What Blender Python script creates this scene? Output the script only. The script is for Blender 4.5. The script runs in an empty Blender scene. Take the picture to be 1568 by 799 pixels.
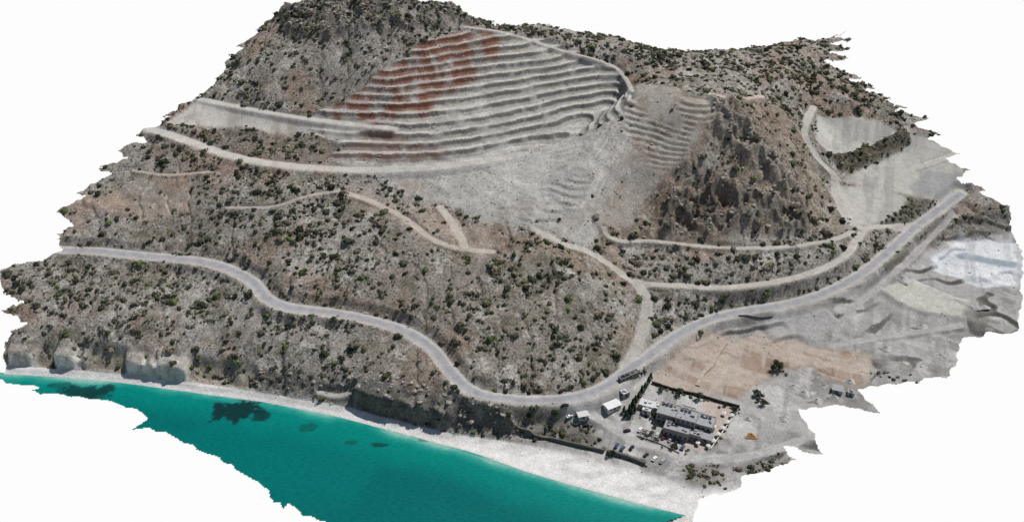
import bpy, math, numpy as np, random, time
from mathutils import Vector
T0=time.time()
random.seed(4); rng=np.random.default_rng(4)
scene=bpy.context.scene
# ------------------------------------------------------------------ survey
H0=410.0; PITCH=math.radians(33); F=1506.0
cp,sp=math.cos(PITCH),math.sin(PITCH)
def ray(px,py):
    x=px-784.0; u=400.0-py
    return np.array([x,F*cp+u*sp,-F*sp+u*cp])
def fix(px,py,z):
    d=ray(px,py); t=(z-H0)/d[2]
    return np.array([d[0]*t,d[1]*t,z])
# ------------------------------------------------------------------ noise
TAB=rng.random((512,512)).astype(np.float32)
def vn(X,Y,s,seed=0):
    x=X/s+seed*37.3+1000; y=Y/s+seed*91.7+1000
    xi=np.floor(x).astype(np.int64); yi=np.floor(y).astype(np.int64)
    fx=x-xi; fy=y-yi; fx=fx*fx*(3-2*fx); fy=fy*fy*(3-2*fy)
    a=TAB[xi&511,yi&511]; b=TAB[(xi+1)&511,yi&511]; c=TAB[xi&511,(yi+1)&511]; d=TAB[(xi+1)&511,(yi+1)&511]
    return (a*(1-fx)+b*fx)*(1-fy)+(c*(1-fx)+d*fx)*fy
def fbm(X,Y,s,o=4,seed=0,g=0.5):
    r=0;a=1;n=0
    for i in range(o):
        r=r+a*vn(X*math.cos(i)+Y*math.sin(i),-X*math.sin(i)+Y*math.cos(i),s/2**i,seed+i*3); n+=a; a*=g
    return r/n
def sm(x,a,b):
    t=np.clip((x-a)/(b-a),0,1); return t*t*(3-2*t)
# ------------------------------------------------------------------ control
P=[]
def line(pts,step=22,keep=True):
    out=[]
    for (a,b) in zip(pts[:-1],pts[1:]):
        n=max(1,int(math.hypot(b[0]-a[0],b[1]-a[1])/step))
        for k in range(n):
            t=k/n; out.append(fix(*[a[i]+(b[i]-a[i])*t for i in range(3)]))
    out.append(fix(*pts[-1]))
    if keep: P.extend(out)
    return out
shore=[(-120,568,0),(0,574,0),(100,579,0),(200,589,0),(300,603,0),(400,615,0),(500,635,0),(600,662,0),(700,690,0),(800,722,0),(900,750,0),(1000,777,0),(1070,793,0),(1170,820,0)]
S=line(shore,25)
for p in S[::2]: P.append(p+np.array([-14,-50,-9.0]))
line([(0,555,3),(100,562,3),(200,571,3),(300,584,3),(380,597,3),(450,606,3.5),(520,615,4),(620,639,4),(690,656,4),(780,670,4),(900,702,3.5),(1000,737,3),(1080,765,3)])
line([(0,528,14),(70,532,14),(150,538,14),(230,547,14),(300,554,13),(380,566,12)])
line([(400,565,13),(450,582,11),(500,590,10),(545,583,15),(600,594,19),(640,602,20),(675,612,19),(720,628,15),(770,640,11)])
road_px=[(60,380,46),(95,383,45),(150,385,45),(220,392,44),(290,398,43),(340,408,42),(385,430,40),(410,457,38),(440,470,37),(500,478,35),(560,488,34),(620,507,31),(660,532,29),(685,562,26),(710,590,24),(740,605,22),(800,613,19),(870,610,18),(920,595,18),(960,568,18),(1000,540,19),(1040,512,20),(1090,488,21),(1150,475,22),(1210,465,23),(1260,450,25),(1310,425,27),(1350,395,29),(1400,350,31),(1440,320,34),(1472,296,38)]
line(road_px,30)
line([(0,415,44),(40,395,45)])
line([(230,200,90),(300,222,86),(360,242,82),(430,254,80),(520,261,78),(600,261,77),(700,254,77),(790,238,79)])
line([(310,153,101),(400,170,100),(500,186,98),(600,197,96)],40)
line([(520,246,80),(600,251,80),(680,248,80),(760,234,80),(830,214,81),(900,189,84),(935,172,86)],30)
line([(620,203,95),(700,196,95),(780,181,95),(860,158,96),(940,138,98)],30)
line([(550,150,110),(620,152,110),(700,142,110),(780,130,110),(860,117,110),(925,106,110)],30)
line([(590,118,124),(650,104,124),(720,92,125),(790,88,125),(850,90,122)],30)
line([(650,80,136),(700,64,138),(735,56,138),(790,60,134)],30)
pts="""310 300 66;200 330 58;120 350 53;200 270 72;180 250 76;420 330 65;500 300 70;500 350 60;600 300 69;450 420 49;600 420 49;540 450 42;700 450 45;650 380 56;650 330 63;740 385 56;720 340 61;
780 300 70;850 430 51;800 400 55;870 400 55;900 470 42;850 540 30;750 500 39;720 560 29;780 570 25;950 470 37;965 500 29;930 560 20;900 520 30;
300 460 32;200 470 30;100 450 32;60 490 24;380 500 28;300 520 21;450 530 24;520 540 23;600 550 25;640 570 24;
850 350 60;880 310 70;900 260 83;930 200 96;945 165 104;840 300 68;800 270 75;840 240 80;
900 388 50;935 405 44;975 432 36;1050 438 34.5;1120 440 34;1200 430 34;1250 415 35;1290 395 37;1312 368 38;1325 352 38;1380 345 35;
988 490 25;978 525 20;1040 470 28;1100 462 27;1180 448 29;
925 365 51;1000 368 49;1100 378 48;1200 378 47;1270 368 43;1000 400 42;1100 415 40;1200 405 40;
1000 330 60;960 340 56;970 290 70;1080 345 54;1080 290 73;1000 250 86;1060 240 92;1080 180 112;1020 140 117;1100 150 118;1060 160 117;985 180 104;1000 210 96;1150 235 92;1120 300 72;1200 290 70;1180 340 54;1250 335 46;1160 180 104;1200 200 88;1232 200 78;1230 250 66;1275 290 46;1250 300 54;
1310 205 62;1260 190 66;1360 200 62;1290 250 54;1380 235 52;1320 310 42;1290 330 42;1370 300 42;1420 260 48;1450 235 54;1430 290 42;1480 265 47;
1240 160 80;1150 150 101;1200 125 96;1300 150 82;1350 155 75;1420 190 66;1200 100 98;1130 110 107;1270 110 88;1100 76 104;1200 70 97;1300 50 90;1340 128 78;1400 175 68;
1500 310 36;1545 320 34;1560 350 27;1480 350 24;1450 400 19;1520 400 19;1567 400 20;1620 420 20;1400 450 14;1350 500 12;1480 540 11;1560 500 14;1480 470 14;1300 560 10;1450 580 10;1380 560 10;1250 500 14;1200 510 13;1150 500 16;1100 545 11;1020 575 11;1200 560 10;1330 470 17;
1000 680 6;900 645 8;850 640 9;840 665 6;1000 640 8;1100 620 9;1200 620 9;1250 670 7;1340 620 9;1150 730 4;1200 690 5.5;1100 700 5.5;1060 700 5.5;930 680 6;960 610 12;
480 5 152;600 3 155;540 3 154;660 8 151;700 20 147;430 15 146;740 40 140;385 60 128;350 95 118;450 100 124;400 150 107;500 150 108;520 60 139;600 50 144;450 60 135;360 130 110;350 190 92;400 220 86;450 215 87;250 188 92;
820 62 131;770 42 137;830 38 136;900 52 128;950 60 122;1040 78 112;930 95 117;1000 110 114;960 135 110;1080 105 112"""
for s in pts.replace("\n","").split(";"):
    if s.strip(): P.append(fix(*[float(v) for v in s.split()]))
crest_px=[(400,35,137),(430,15,146),(480,5,152),(540,3,154),(600,3,155),(660,8,151),(700,20,147),(770,36,138),(830,34,137),(900,47,129),(950,58,123),(1000,70,117),(1040,78,112)]
crest=[fix(*c) for c in crest_px]
for p in crest: P.append(p+np.array([0,45,-32.0])); 
for p in crest: P.append(p+np.array([0,100,-70.0]))
P=np.array(P)
# ------------------------------------------------------------------ RBF base
X0,X1,Y0,Y1=-430,470,330,930
def phi(r): return r**1.35
c0=np.array([0,600.0])
A2=(P[:,:2]-c0)/100
n=len(A2)
D=np.sqrt(((A2[:,None]-A2[None])**2).sum(-1))
M=np.zeros((n+3,n+3)); M[:n,:n]=phi(D)-np.eye(n)*0.012; M[:n,n:n+2]=A2; M[:n,n+2]=1; M[n:,:n]=M[:n,n:].T
w=np.linalg.solve(M,np.concatenate([P[:,2],[0,0,0]]))
cs=3.0
gx=np.arange(X0,X1+cs,cs); gy=np.arange(Y0,Y1+cs,cs)
GX,GY=np.meshgrid(gx,gy,indexing='ij')
q=(np.stack([GX.ravel(),GY.ravel()],1)-c0)/100
Z=np.zeros(len(q))
for i in range(0,len(q),4000):
    qq=q[i:i+4000]; d=np.sqrt(((qq[:,None]-A2[None])**2).sum(-1))
    Z[i:i+4000]=phi(d)@w[:n]+qq@w[n:n+2]+w[n+2]
Zc=Z.reshape(GX.shape)
def blur(a,k):
    for _ in range(k):
        b=a.copy(); b[1:-1]=(a[:-2]+2*a[1:-1]+a[2:])/4; a=b.copy(); a[:,1:-1]=(b[:,:-2]+2*b[:,1:-1]+b[:,2:])/4
    return a
Zc=blur(Zc,1)
def bil(G,x0,y0,c,X,Y):
    u=np.clip((X-x0)/c,0,G.shape[0]-1.001); v=np.clip((Y-y0)/c,0,G.shape[1]-1.001)
    i=u.astype(int); j=v.astype(int); a=u-i; b=v-j
    return (G[i,j]*(1-a)+G[i+1,j]*a)*(1-b)+(G[i,j+1]*(1-a)+G[i+1,j+1]*a)*b
def drop(px,py,G=None,c=None):
    """map position of a surveyed sight line on the terrain"""
    if G is None: G,c=Zc,cs
    d=ray(px,py); ys=np.arange(Y0+1,Y1-1,0.5); t=ys/d[1]
    x=d[0]*t; z=H0+d[2]*t
    h=bil(G,X0,Y0,c,x,ys)
    k=np.where(z<=h)[0]
    i=k[0] if len(k) else int(np.argmin(z-h))
    return np.array([x[i],ys[i],h[i]])
# ------------------------------------------------------------------ fine grid
R=0.7
fx=np.arange(X0,X1,R); fy=np.arange(Y0,Y1,R)
X,Y=np.meshgrid(fx,fy,indexing='ij')
Hh=bil(Zc,X0,Y0,cs,X,Y)
Hh=blur(Hh,5)
base=Hh.copy()
NX,NY=X.shape
def pip(poly,XX,YY):
    ins=np.zeros(XX.shape,bool); n=len(poly)
    for i in range(n):
        x1,y1=poly[i][:2]; x2,y2=poly[(i+1)%n][:2]
        if y1==y2: continue
        c=((y1>YY)!=(y2>YY))&(XX<(x2-x1)*(YY-y1)/(y2-y1)+x1)
        ins^=c
    return ins
WX=(fbm(X,Y,22,5,50,.6)-.5); WY=(fbm(X,Y,22,5,60,.6)-.5)
def patch(pp,soft=3,warp=14):
    poly=[drop(*p) for p in pp]
    xs=[p[0] for p in poly]; ys=[p[1] for p in poly]
    i0=max(0,int((min(xs)-X0-20)/R)); i1=min(NX,int((max(xs)-X0+20)/R)); j0=max(0,int((min(ys)-Y0-20)/R)); j1=min(NY,int((max(ys)-Y0+20)/R))
    m=np.zeros(X.shape,np.float32)
    s=(slice(i0,i1),slice(j0,j1))
    a=pip(poly,X[s]+WX[s]*warp,Y[s]+WY[s]*warp).astype(np.float32)
    m[s]=blur(a,soft*2)
    return m
def spline(pp,step=1.0):
    pts=[pp[0]]+list(pp)+[pp[-1]]; out=[]
    for i in range(1,len(pts)-2):
        a,b,c,d=pts[i-1:i+3]; n=max(2,int(np.linalg.norm(c[:2]-b[:2])/step))
        for k in range(n):
            t=k/n; out.append(0.5*((2*b)+(c-a)*t+(2*a-5*b+4*c-d)*t*t+(3*b-a-3*c+d)*t**3))
    out.append(pts[-2]); return np.array(out)
def smooth1(z,k):
    for _ in range(k): z=np.concatenate([[z[0]],(z[:-2]+z[1:-1]*2+z[2:])/4,[z[-1]]])
    return z
def stamp(path,Rr):
    Dm=np.full(X.shape,1e3,np.float32); Zm=np.zeros(X.shape,np.float32); k=int(Rr/R)+1
    for p in path:
        i=int((p[0]-X0)/R); j=int((p[1]-Y0)/R)
        a,b,c,d=max(0,i-k),min(NX,i+k+1),max(0,j-k),min(NY,j+k+1)
        if a>=b or c>=d: continue
        dd=np.hypot(X[a:b,c:d]-p[0],Y[a:b,c:d]-p[1]); m=dd<Dm[a:b,c:d]
        Dm[a:b,c:d][m]=dd[m]; Zm[a:b,c:d][m]=p[2]
    return Dm,Zm
# ------------------------------------------------------------------ masks
quarry=patch([(470,176),(545,148),(590,104),(650,68),(715,44),(790,50),(900,86),(950,106),(972,150),(940,180),(880,205),(790,236),(700,250),(600,258),(530,256),(500,240),(520,225),(470,200)],2,8)
pit=patch([(530,262),(700,254),(790,236),(880,205),(940,175),(975,150),(990,200),(1010,235),(960,290),(925,350),(900,392),(850,362),(760,348),(700,322),(600,285)],4,22)
lightpit=patch([(600,268),(790,237),(900,198),(930,180),(940,230),(890,300),(850,345),(760,340),(700,305)],6,24)
chute=patch([(935,150),(975,155),(972,205),(940,270),(910,340),(880,372),(840,355),(885,280),(915,200)],6,14)
red=patch([(490,186),(555,124),(620,80),(700,42),(750,46),(770,70),(750,104),(690,132),(640,164),(560,196)],7,30)
redlow=patch([(505,240),(520,205),(600,200),(690,226),(650,254),(550,260)],8,20)
leftlight=patch([(250,192),(308,150),(400,170),(530,190),(560,206),(470,210),(400,198),(330,196)],3,10)
leftdark=patch([(330,196),(400,200),(470,212),(530,215),(515,250),(430,246),(360,232),(300,210)],4,10)
step2=patch([(955,150),(1000,130),(1070,145),(1105,180),(1070,235),(1020,270),(985,250),(960,200)],7,16)
paleface=patch([(950,150),(1000,130),(1080,150),(1095,185),(1060,235),(1010,290),(970,340),(920,355),(905,340),(950,260),(965,200)],6,20)
step3=patch([(760,320),(840,290),(900,270),(885,330),(850,355),(800,350)],7,14)
crag=patch([(1005,245),(1070,200),(1100,150),(1200,165),(1240,240),(1290,320),(1280,355),(1100,372),(960,362),(925,345),(975,285)],4,10)
cragrock=patch([(1030,300),(1100,280),(1160,300),(1240,330),(1240,355),(1100,365),(1010,355)],5,12)
ridge=patch([(1085,148),(1115,160),(1165,225),(1245,300),(1225,320),(1150,262),(1085,195)],5,8)
toprock=patch([(420,15),(480,-2),(600,-4),(700,10),(720,40),(640,45),(560,50),(480,60),(430,40)],5,14)
bare=patch([(130,290),(220,266),(300,288),(295,322),(190,328),(120,322)],10,40)
bare2=patch([(520,285),(640,310),(740,350),(760,385),(700,385),(610,345),(530,305)],8,24)
fl1=patch([(1250,176),(1345,186),(1378,202),(1330,228),(1272,236),(1248,215)],2,5)
fl2=patch([(1276,285),(1330,282),(1385,302),(1392,312),(1340,347),(1295,346),(1280,315)],2,5)
fl3=patch([(1395,200),(1470,235),(1485,285),(1440,312),(1390,300),(1290,276),(1320,258),(1380,235)],3,6)
strip3=patch([(1392,285),(1420,262),(1478,268),(1440,305),(1400,300)],2,4)
darkm=patch([(1268,240),(1335,226),(1378,198),(1396,215),(1335,252),(1288,262)],2,5)
dark2=patch([(1392,300),(1432,308),(1425,325),(1385,342),(1345,350),(1380,322)],2,4)
low=patch([(1130,488),(1260,462),(1330,425),(1440,338),(1560,335),(1680,380),(1680,520),(1500,560),(1450,640),(1350,680),(1260,740),(1170,790),(1075,768),(780,672),(835,625),(930,602),(985,575),(1040,520)],3,8)
cut=patch([(1335,412),(1440,335),(1550,318),(1560,350),(1450,362),(1400,395),(1345,425)],3,8)
pond=patch([(1428,392),(1470,362),(1520,366),(1640,378),(1640,425),(1512,437),(1430,412)],3,8)
pondl=patch([(1462,388),(1475,385),(1560,402),(1555,410),(1465,394)],1,3)
pale=patch([(1345,445),(1400,428),(1485,462),(1470,488),(1395,475)],2,6)
grsl=patch([(1170,490),(1260,470),(1300,500),(1250,525),(1180,520)],5,10)
pink=patch([(1000,588),(1030,545),(1080,513),(1170,512),(1260,532),(1332,545),(1337,580),(1300,592),(1235,562),(1185,570),(1125,614),(1060,602)],3,14)
pinkl=patch([(1115,520),(1140,525),(1110,570),(1075,598),(1062,592),(1095,555)],3,8)
court=patch([(1075,612),(1128,622),(1105,668),(1078,692),(1040,682),(1075,650)],1,1)
compound=patch([(930,600),(1000,585),(1135,622),(1120,670),(1080,700),(1000,690),(850,660),(850,625)],4,2)
scrub=patch([(700,612),(830,628),(900,655),(930,690),(790,662),(690,650)],3,8)
vegb=patch([(1120,712),(1190,695),(1222,700),(1150,728)],3,10)
vegc=patch([(1040,712),(1090,710),(1110,735),(1080,745),(1050,735)],3,8)
wc=patch([(-60,520),(60,522),(150,530),(230,540),(310,548),(390,560),(395,600),(300,592),(150,572),(-60,562)],3,4)
dc=patch([(390,565),(500,585),(560,572),(680,598),(780,630),(790,668),(690,662),(620,645),(520,622),(395,604)],3,6)
plain=np.clip(low+fl1+fl2+fl3,0,1)
# ------------------------------------------------------------------ relief
grad=np.hypot(*np.gradient(base,R))
man=np.clip(plain+pit+quarry,0,1)
beach=(1-sm(base,3.0,4.0))*(Y<560)
nat=np.clip(1-man-leftlight-beach,0,1)
n1=fbm(X,Y,30,5,1); n2=fbm(X,Y,9,3,5); rid=1-np.abs(2*fbm(X,Y,16,4,9)-1); rid2=1-np.abs(2*fbm(X,Y,7,3,19)-1)
# sea cliffs: gullied sheer faces with promontories and vegetated chutes between
fl=.65*vn(X+WX*10,Y*.22,15,44)+.35*vn(X,Y*.3,6,47)
off=(fl-.5)*15
nose=sm(fl,.42,.56)
lw=base+off*sm(base,3.2,4.8)
cw_=np.interp(lw,[3,4.8,6.2,8.0,15,40],[3,4.4,11.0,12.8,14.6,40])
soft_=np.interp(lw,[3,6,15,40],[3,5.5,13.5,40])
Hh=Hh*(1-wc)+wc*(cw_*nose+soft_*(1-nose))
fd=.6*vn(X+WX*10,Y*.4,20,54)+.4*vn(X,Y*.5,8,57)
off=(fd-.5)*12; nosed=sm(fd,.35,.5)
lw=base+off*sm(base,4,6)
cd_=np.interp(lw,[3,5.4,7.2,14,20,40],[3,5.0,15.5,18.2,20.5,40])
keepd=dc*sm(X,-130,-100)*(.25+.75*nosed)
Hh=Hh*(1-keepd)+keepd*cd_
Hh=Hh+nat*((n1-.5)*6.5+(n2-.5)*1.6)*(1-.7*wc)*(1-.6*dc)*(1-.7*paleface)
gul=1-np.abs(2*vn(X+WX*14,Y*.35+WY*10,17,33)-1)
Hh=Hh-nat*sm(gul,.82,1)*1.8*(1-paleface)
cp_=1-paleface*.85
Hh=Hh+crag*cp_*((rid-.6)*5+(rid2-.6)*1.8)+cragrock*cp_*((rid-.5)*12+(rid2-.5)*3)+ridge*((rid-.4)*14+(rid2-.5)*4)+toprock*((rid-.5)*11+(rid2-.5)*3.5)
Hh=Hh+plain*(fbm(X,Y,12,4,14)-.5)*.9+grsl*2+darkm*((rid-.2)*5+(rid2-.5)*2)+dark2*((rid-.4)*3)+pit*(1-quarry)*((fbm(X,Y,10,4,21)-.5)*2.4)
Hh=Hh+dc*(rid2-.5)*2.4*sm(base,4,7)+wc*(rid2-.5)*1.6*sm(base,3.5,6)+cut*((rid-.5)*6+(rid2-.5)*2)
def terr(h,st,prof):
    qn=h/st; k=np.floor(qn); f=qn-k
    return st*(k+np.interp(f,prof[0],prof[1]))
# small scarps and benches cut in the lower mine yard
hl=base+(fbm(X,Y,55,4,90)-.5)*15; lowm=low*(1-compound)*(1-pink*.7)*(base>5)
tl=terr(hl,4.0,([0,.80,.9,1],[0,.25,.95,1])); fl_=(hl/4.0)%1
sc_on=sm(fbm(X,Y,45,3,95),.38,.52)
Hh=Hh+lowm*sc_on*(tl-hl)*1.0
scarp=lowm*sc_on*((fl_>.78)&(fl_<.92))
Hh=Hh+pond*1.0*0-pond*.8+pale*1.5
st=4.7
hq=base+(fbm(X,Y,30,2,70)-.5)*4.2+(fbm(X,Y,7,3,73)-.5)*1.1
tq=terr(hq-79.5,st,([0,.30,.62,.80,1],[0,.03,.36,.99,1.0]))+79.5
fq=((hq-79.5)/st)%1
eros=sm(fbm(X,Y,24,4,77),.54,.68)*.65
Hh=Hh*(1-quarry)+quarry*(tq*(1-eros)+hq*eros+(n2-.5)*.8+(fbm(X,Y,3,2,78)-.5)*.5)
h2=base+(fbm(X,Y,20,4,80)-.5)*4
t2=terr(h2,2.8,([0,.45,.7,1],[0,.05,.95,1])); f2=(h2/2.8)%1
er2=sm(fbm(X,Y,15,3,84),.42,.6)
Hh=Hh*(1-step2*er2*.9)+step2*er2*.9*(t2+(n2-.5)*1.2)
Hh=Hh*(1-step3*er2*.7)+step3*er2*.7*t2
# ------------------------------------------------------------------ colour
def C(*v): return np.array(v,np.float32)
col=np.zeros(X.shape+(3,),np.float32)
def mix(c,m):
    global col
    m=np.clip(m,0,1)[...,None]; col=col*(1-m)+np.asarray(c,np.float32)*m
t=fbm(X,Y,60,5,100)[...,None]
col[:]=C(.275,.245,.21)*(1-sm(t,.3,.7))+C(.34,.32,.29)*sm(t,.3,.7)
mix(C(.46,.44,.405),sm(fbm(X,Y,12,5,110,.7),.54,.67)*.8)
mix(C(.155,.145,.105),sm(fbm(X,Y,16,5,120,.75),.54,.66)*.65)
mix(C(.30,.215,.165),sm(fbm(X,Y,40,5,130,.6),.54,.68)*.55)
mix(C(.35,.26,.205),bare*.75*sm(n1,.3,.55)); mix(C(.34,.275,.23),bare2*.6)
mix(C(.15,.14,.12),toprock*sm(rid,.5,.8)*.75)
mix(C(.27,.22,.175),crag*.8)
mix(C(.41,.38,.335),crag*sm(fbm(X,Y,14,5,143,.7),.53,.65)*.7)
mix(C(.20,.125,.09),crag*sm(fbm(X,Y,25,5,141,.6),.53,.66)*.6)
mix(C(.16,.148,.13),cragrock*sm(rid,.5,.8)*.65)
mix(C(.32,.295,.26),ridge*.5)
mix(C(.22,.19,.16),leftdark*.6)
gq=C(.36,.355,.335)
mix(gq*.92,pit); mix(C(.40,.39,.37),lightpit*.7)
mix(C(.26,.24,.215),pit*sm(fbm(X,Y,15,6,148,.75),.53,.64)*.6)
mix(C(.46,.45,.425),pit*sm(fbm(X,Y,11,5,149,.7),.56,.68)*.5)
mix(C(.30,.225,.18),pit*(1-lightpit)*sm(fbm(X,Y,35,4,150),.55,.7)*.5)
mix(C(.37,.345,.31),paleface*.75); mix(C(.28,.235,.19),paleface*sm(fbm(X,Y,12,5,153,.7),.50,.62)*.65)
mix(C(.44,.425,.395),chute*.8)
streak=fbm(X*2.2-Y*1.2,Y*.3+X*.15,9,5,155,.6)
mix(C(.30,.285,.26),chute*sm(streak,.48,.60)*.6)
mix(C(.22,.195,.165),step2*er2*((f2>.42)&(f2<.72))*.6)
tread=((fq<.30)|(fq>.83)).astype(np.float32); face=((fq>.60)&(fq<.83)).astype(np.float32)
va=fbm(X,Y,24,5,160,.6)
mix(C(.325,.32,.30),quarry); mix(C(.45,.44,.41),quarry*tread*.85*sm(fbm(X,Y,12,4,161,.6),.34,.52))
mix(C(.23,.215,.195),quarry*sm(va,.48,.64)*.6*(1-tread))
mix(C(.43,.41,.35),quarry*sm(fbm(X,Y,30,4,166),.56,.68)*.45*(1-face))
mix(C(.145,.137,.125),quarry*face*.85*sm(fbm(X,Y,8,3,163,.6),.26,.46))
rn=sm(fbm(X,Y,12,5,171,.65),.28,.5)
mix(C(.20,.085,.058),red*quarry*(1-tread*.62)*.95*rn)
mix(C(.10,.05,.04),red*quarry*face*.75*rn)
mix(C(.21,.125,.095),redlow*quarry*(1-tread*.7)*.7*sm(fbm(X,Y,12,5,173,.6),.34,.52))
mix(C(.45,.435,.405),leftlight*.85); mix(C(.30,.275,.24),leftlight*sm(fbm(X*1.5,Y*.5,10,5,175,.65),.48,.62)*.7)
mix(C(.30,.295,.285),low); mix(C(.20,.195,.185),low*sm(fbm(X,Y,38,6,180,.72),.5,.59)*.8); mix(C(.45,.445,.43),low*sm(fbm(X,Y,25,6,185,.7),.54,.63)*.7)
tr=fbm(X*.5+Y*.9,(X*.9-Y*.5)*.12,7,3,188)
mix(C(.42,.415,.405),low*sm(tr,.55,.66)*.4)
tr2=fbm(X*.9-Y*.3,(X*.3+Y*.9)*.1,6,3,189)
mix(C(.19,.185,.175),low*sm(tr2,.56,.66)*.5)
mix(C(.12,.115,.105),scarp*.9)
for m in (fl1,fl2,fl3): mix(C(.365,.36,.33),m*.95)
mix(C(.26,.255,.24),(fl1+fl2+fl3)*sm(tr2,.50,.62)*.6); mix(C(.43,.425,.40),(fl1+fl2+fl3)*sm(fbm(X,Y,14,5,193,.65),.53,.64)*.5)
mix(C(.25,.255,.26),strip3*.7)
mix(C(.10,.092,.07),np.clip(darkm*.9+dark2*.7,0,1))
mix(C(.15,.14,.12),cut*sm(rid,.35,.65)*.9)
mix(C(.50,.525,.55),pond*.95); mix(C(.62,.63,.64),pond*sm(tr,.5,.6)*.6); mix(C(.24,.29,.33),pondl*.95); mix(C(.34,.35,.35),pond*sm(tr2,.5,.6)*.5)
mix(C(.43,.43,.385),pale*.85); mix(C(.33,.325,.32),grsl*.8)
mix(C(.28,.215,.17),pink*.95); mix(C(.185,.135,.105),pink*sm(fbm(X,Y,22,5,190,.65),.50,.60)*.75)
mix(C(.40,.345,.30),pink*sm(tr,.49,.58)*.7); mix(C(.37,.31,.26),pinkl*.6); mix(C(.38,.335,.295),pink*sm(tr2,.54,.60)*.6)
mix(C(.42,.35,.31),court*.9)
mix(C(.24,.23,.21),scrub*.7); mix(C(.13,.12,.10),scrub*sm(rid2,.6,.8)*.6)
mix(C(.13,.12,.095),(vegb+vegc)*.6)
wh=wc*sm(Hh,3,4.2)*(1-sm(Hh+(n2-.5)*3,11.0,13.6))
mix(C(.24,.215,.175),wh*.7)
mix(C(.80,.77,.72),wh*nose*(.25+.72*sm(X,-140,-240)))
mix(C(.34,.30,.24),wh*sm(fbm(X*1.6,Y*.3,6,4,195),.54,.62)*.6)
mix(C(.27,.26,.235),dc*sm(base,4.5,7)*(1-sm(base,16,20))*.85)
mix(C(.12,.115,.105),dc*sm(base,4.5,7)*(1-sm(base,16,20))*sm(rid2,.55,.75)*.7)
mix(C(.64,.63,.61),beach*(1-sm(base,3.2,4)*.3)); mix(C(.46,.45,.43),beach*sm(base,.8,1.6)*sm(fbm(X*.6+Y*.25,Y*1.8-X*.4,12,5,200),.48,.62)*.6)
mix(C(.50,.48,.43),beach*(1-sm(base,.1,.4))*.5)
# ------------------------------------------------------------------ roads
def mkpath(pp): 
    a=spline(np.array([drop(*p[:2]) for p in pp])); a[:,2]=smooth1(a[:,2],60); return a
tracks=[([(228,198),(260,207),(300,221),(360,241),(430,253),(520,260),(600,260),(700,253),(795,237)],3.6,C(.45,.435,.405)),
([(308,153),(400,171),(500,187),(600,197)],2.3,C(.45,.435,.405)),
([(520,292),(570,310),(620,335),(660,365),(700,380),(755,386)],1.8,C(.41,.365,.32)),
([(675,318),(695,345),(712,378)],2.3,C(.43,.395,.355)),
([(350,318),(420,316),(470,300),(520,292)],1.2,C(.37,.335,.29)),
([(820,352),(860,372),(900,386),(935,406),(975,432),(1050,438),(1120,440),(1200,430),(1250,415),(1290,395),(1312,368),(1330,350),(1380,345),(1440,325)],2.2,C(.42,.40,.365)),
([(925,350),(940,368),(1000,370),(1100,379),(1200,378),(1270,368),(1305,355)],1.4,C(.40,.38,.34)),
([(975,432),(990,460),(988,490),(978,525),(958,562)],3.1,C(.39,.375,.345)),
([(1245,165),(1232,200),(1250,240),(1276,270),(1281,300),(1300,338),(1325,352)],2.3,C(.42,.40,.37)),
([(715,42),(760,48),(800,58),(860,78),(930,97),(955,118),(968,140)],1.5,C(.41,.39,.36)),
([(1090,145),(1130,152),(1165,148)],2.3,C(.44,.37,.325)),
([(880,622),(930,650),(965,672),(1030,692),(1080,703),(1150,698),(1215,680),(1240,668)],2.6,C(.39,.385,.375)),
([(205,262),(260,268),(330,262)],1.1,C(.37,.325,.275)),
([(1390,262),(1440,245),(1462,236)],2.0,C(.42,.405,.38)),
([(1460,330),(1420,370),(1390,400),(1345,440),(1300,480),(1275,530)],2.0,C(.37,.365,.355)),
([(1275,530),(1330,520),(1400,510),(1470,500)],1.8,C(.37,.365,.355)),
([(540,600),(520,608),(490,600)],1.5,C(.42,.405,.38)),
]
trackmask=np.zeros(X.shape,np.float32)
for pp,hw,cc in tracks:
    pa=mkpath(pp); Dm,Zm=stamp(pa,hw*2.6+2)
    wgt=1-sm(Dm,hw,hw*2.4); Hh=Hh*(1-wgt)+Zm*wgt
    cm=1-sm(Dm+(n2-.5)*3.4,hw*.8,hw*1.25); mix(cc,cm*(.55+.37*sm(fbm(X,Y,12,3,222),.3,.5)))
    trackmask=np.maximum(trackmask,1-sm(Dm,hw,hw*1.8))
    mix(cc*.68,np.exp(-((Dm-hw*.4)/.5)**2)*.4)
    mix(cc*.85,(1-sm(Dm,hw*1.2,hw*2.4))*sm(n2,.4,.6)*.5)
rp=spline(np.array([fix(*p) for p in road_px])); rp[:,2]=smooth1(rp[:,2],60)
Dm,Zm=stamp(rp,13)
wgt=1-sm(Dm,5.0,10); Hh=Hh*(1-wgt)+Zm*wgt
mix(C(.37,.36,.335),(1-sm(Dm+(n2-.5)*4.5,3.4,5.8))*.95)
trackmask=np.maximum(trackmask,1-sm(Dm,4.5,6))
mix(C(.38,.365,.34),(1-sm(Dm,6,10))*sm(n2,.5,.62)*.45)
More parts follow.
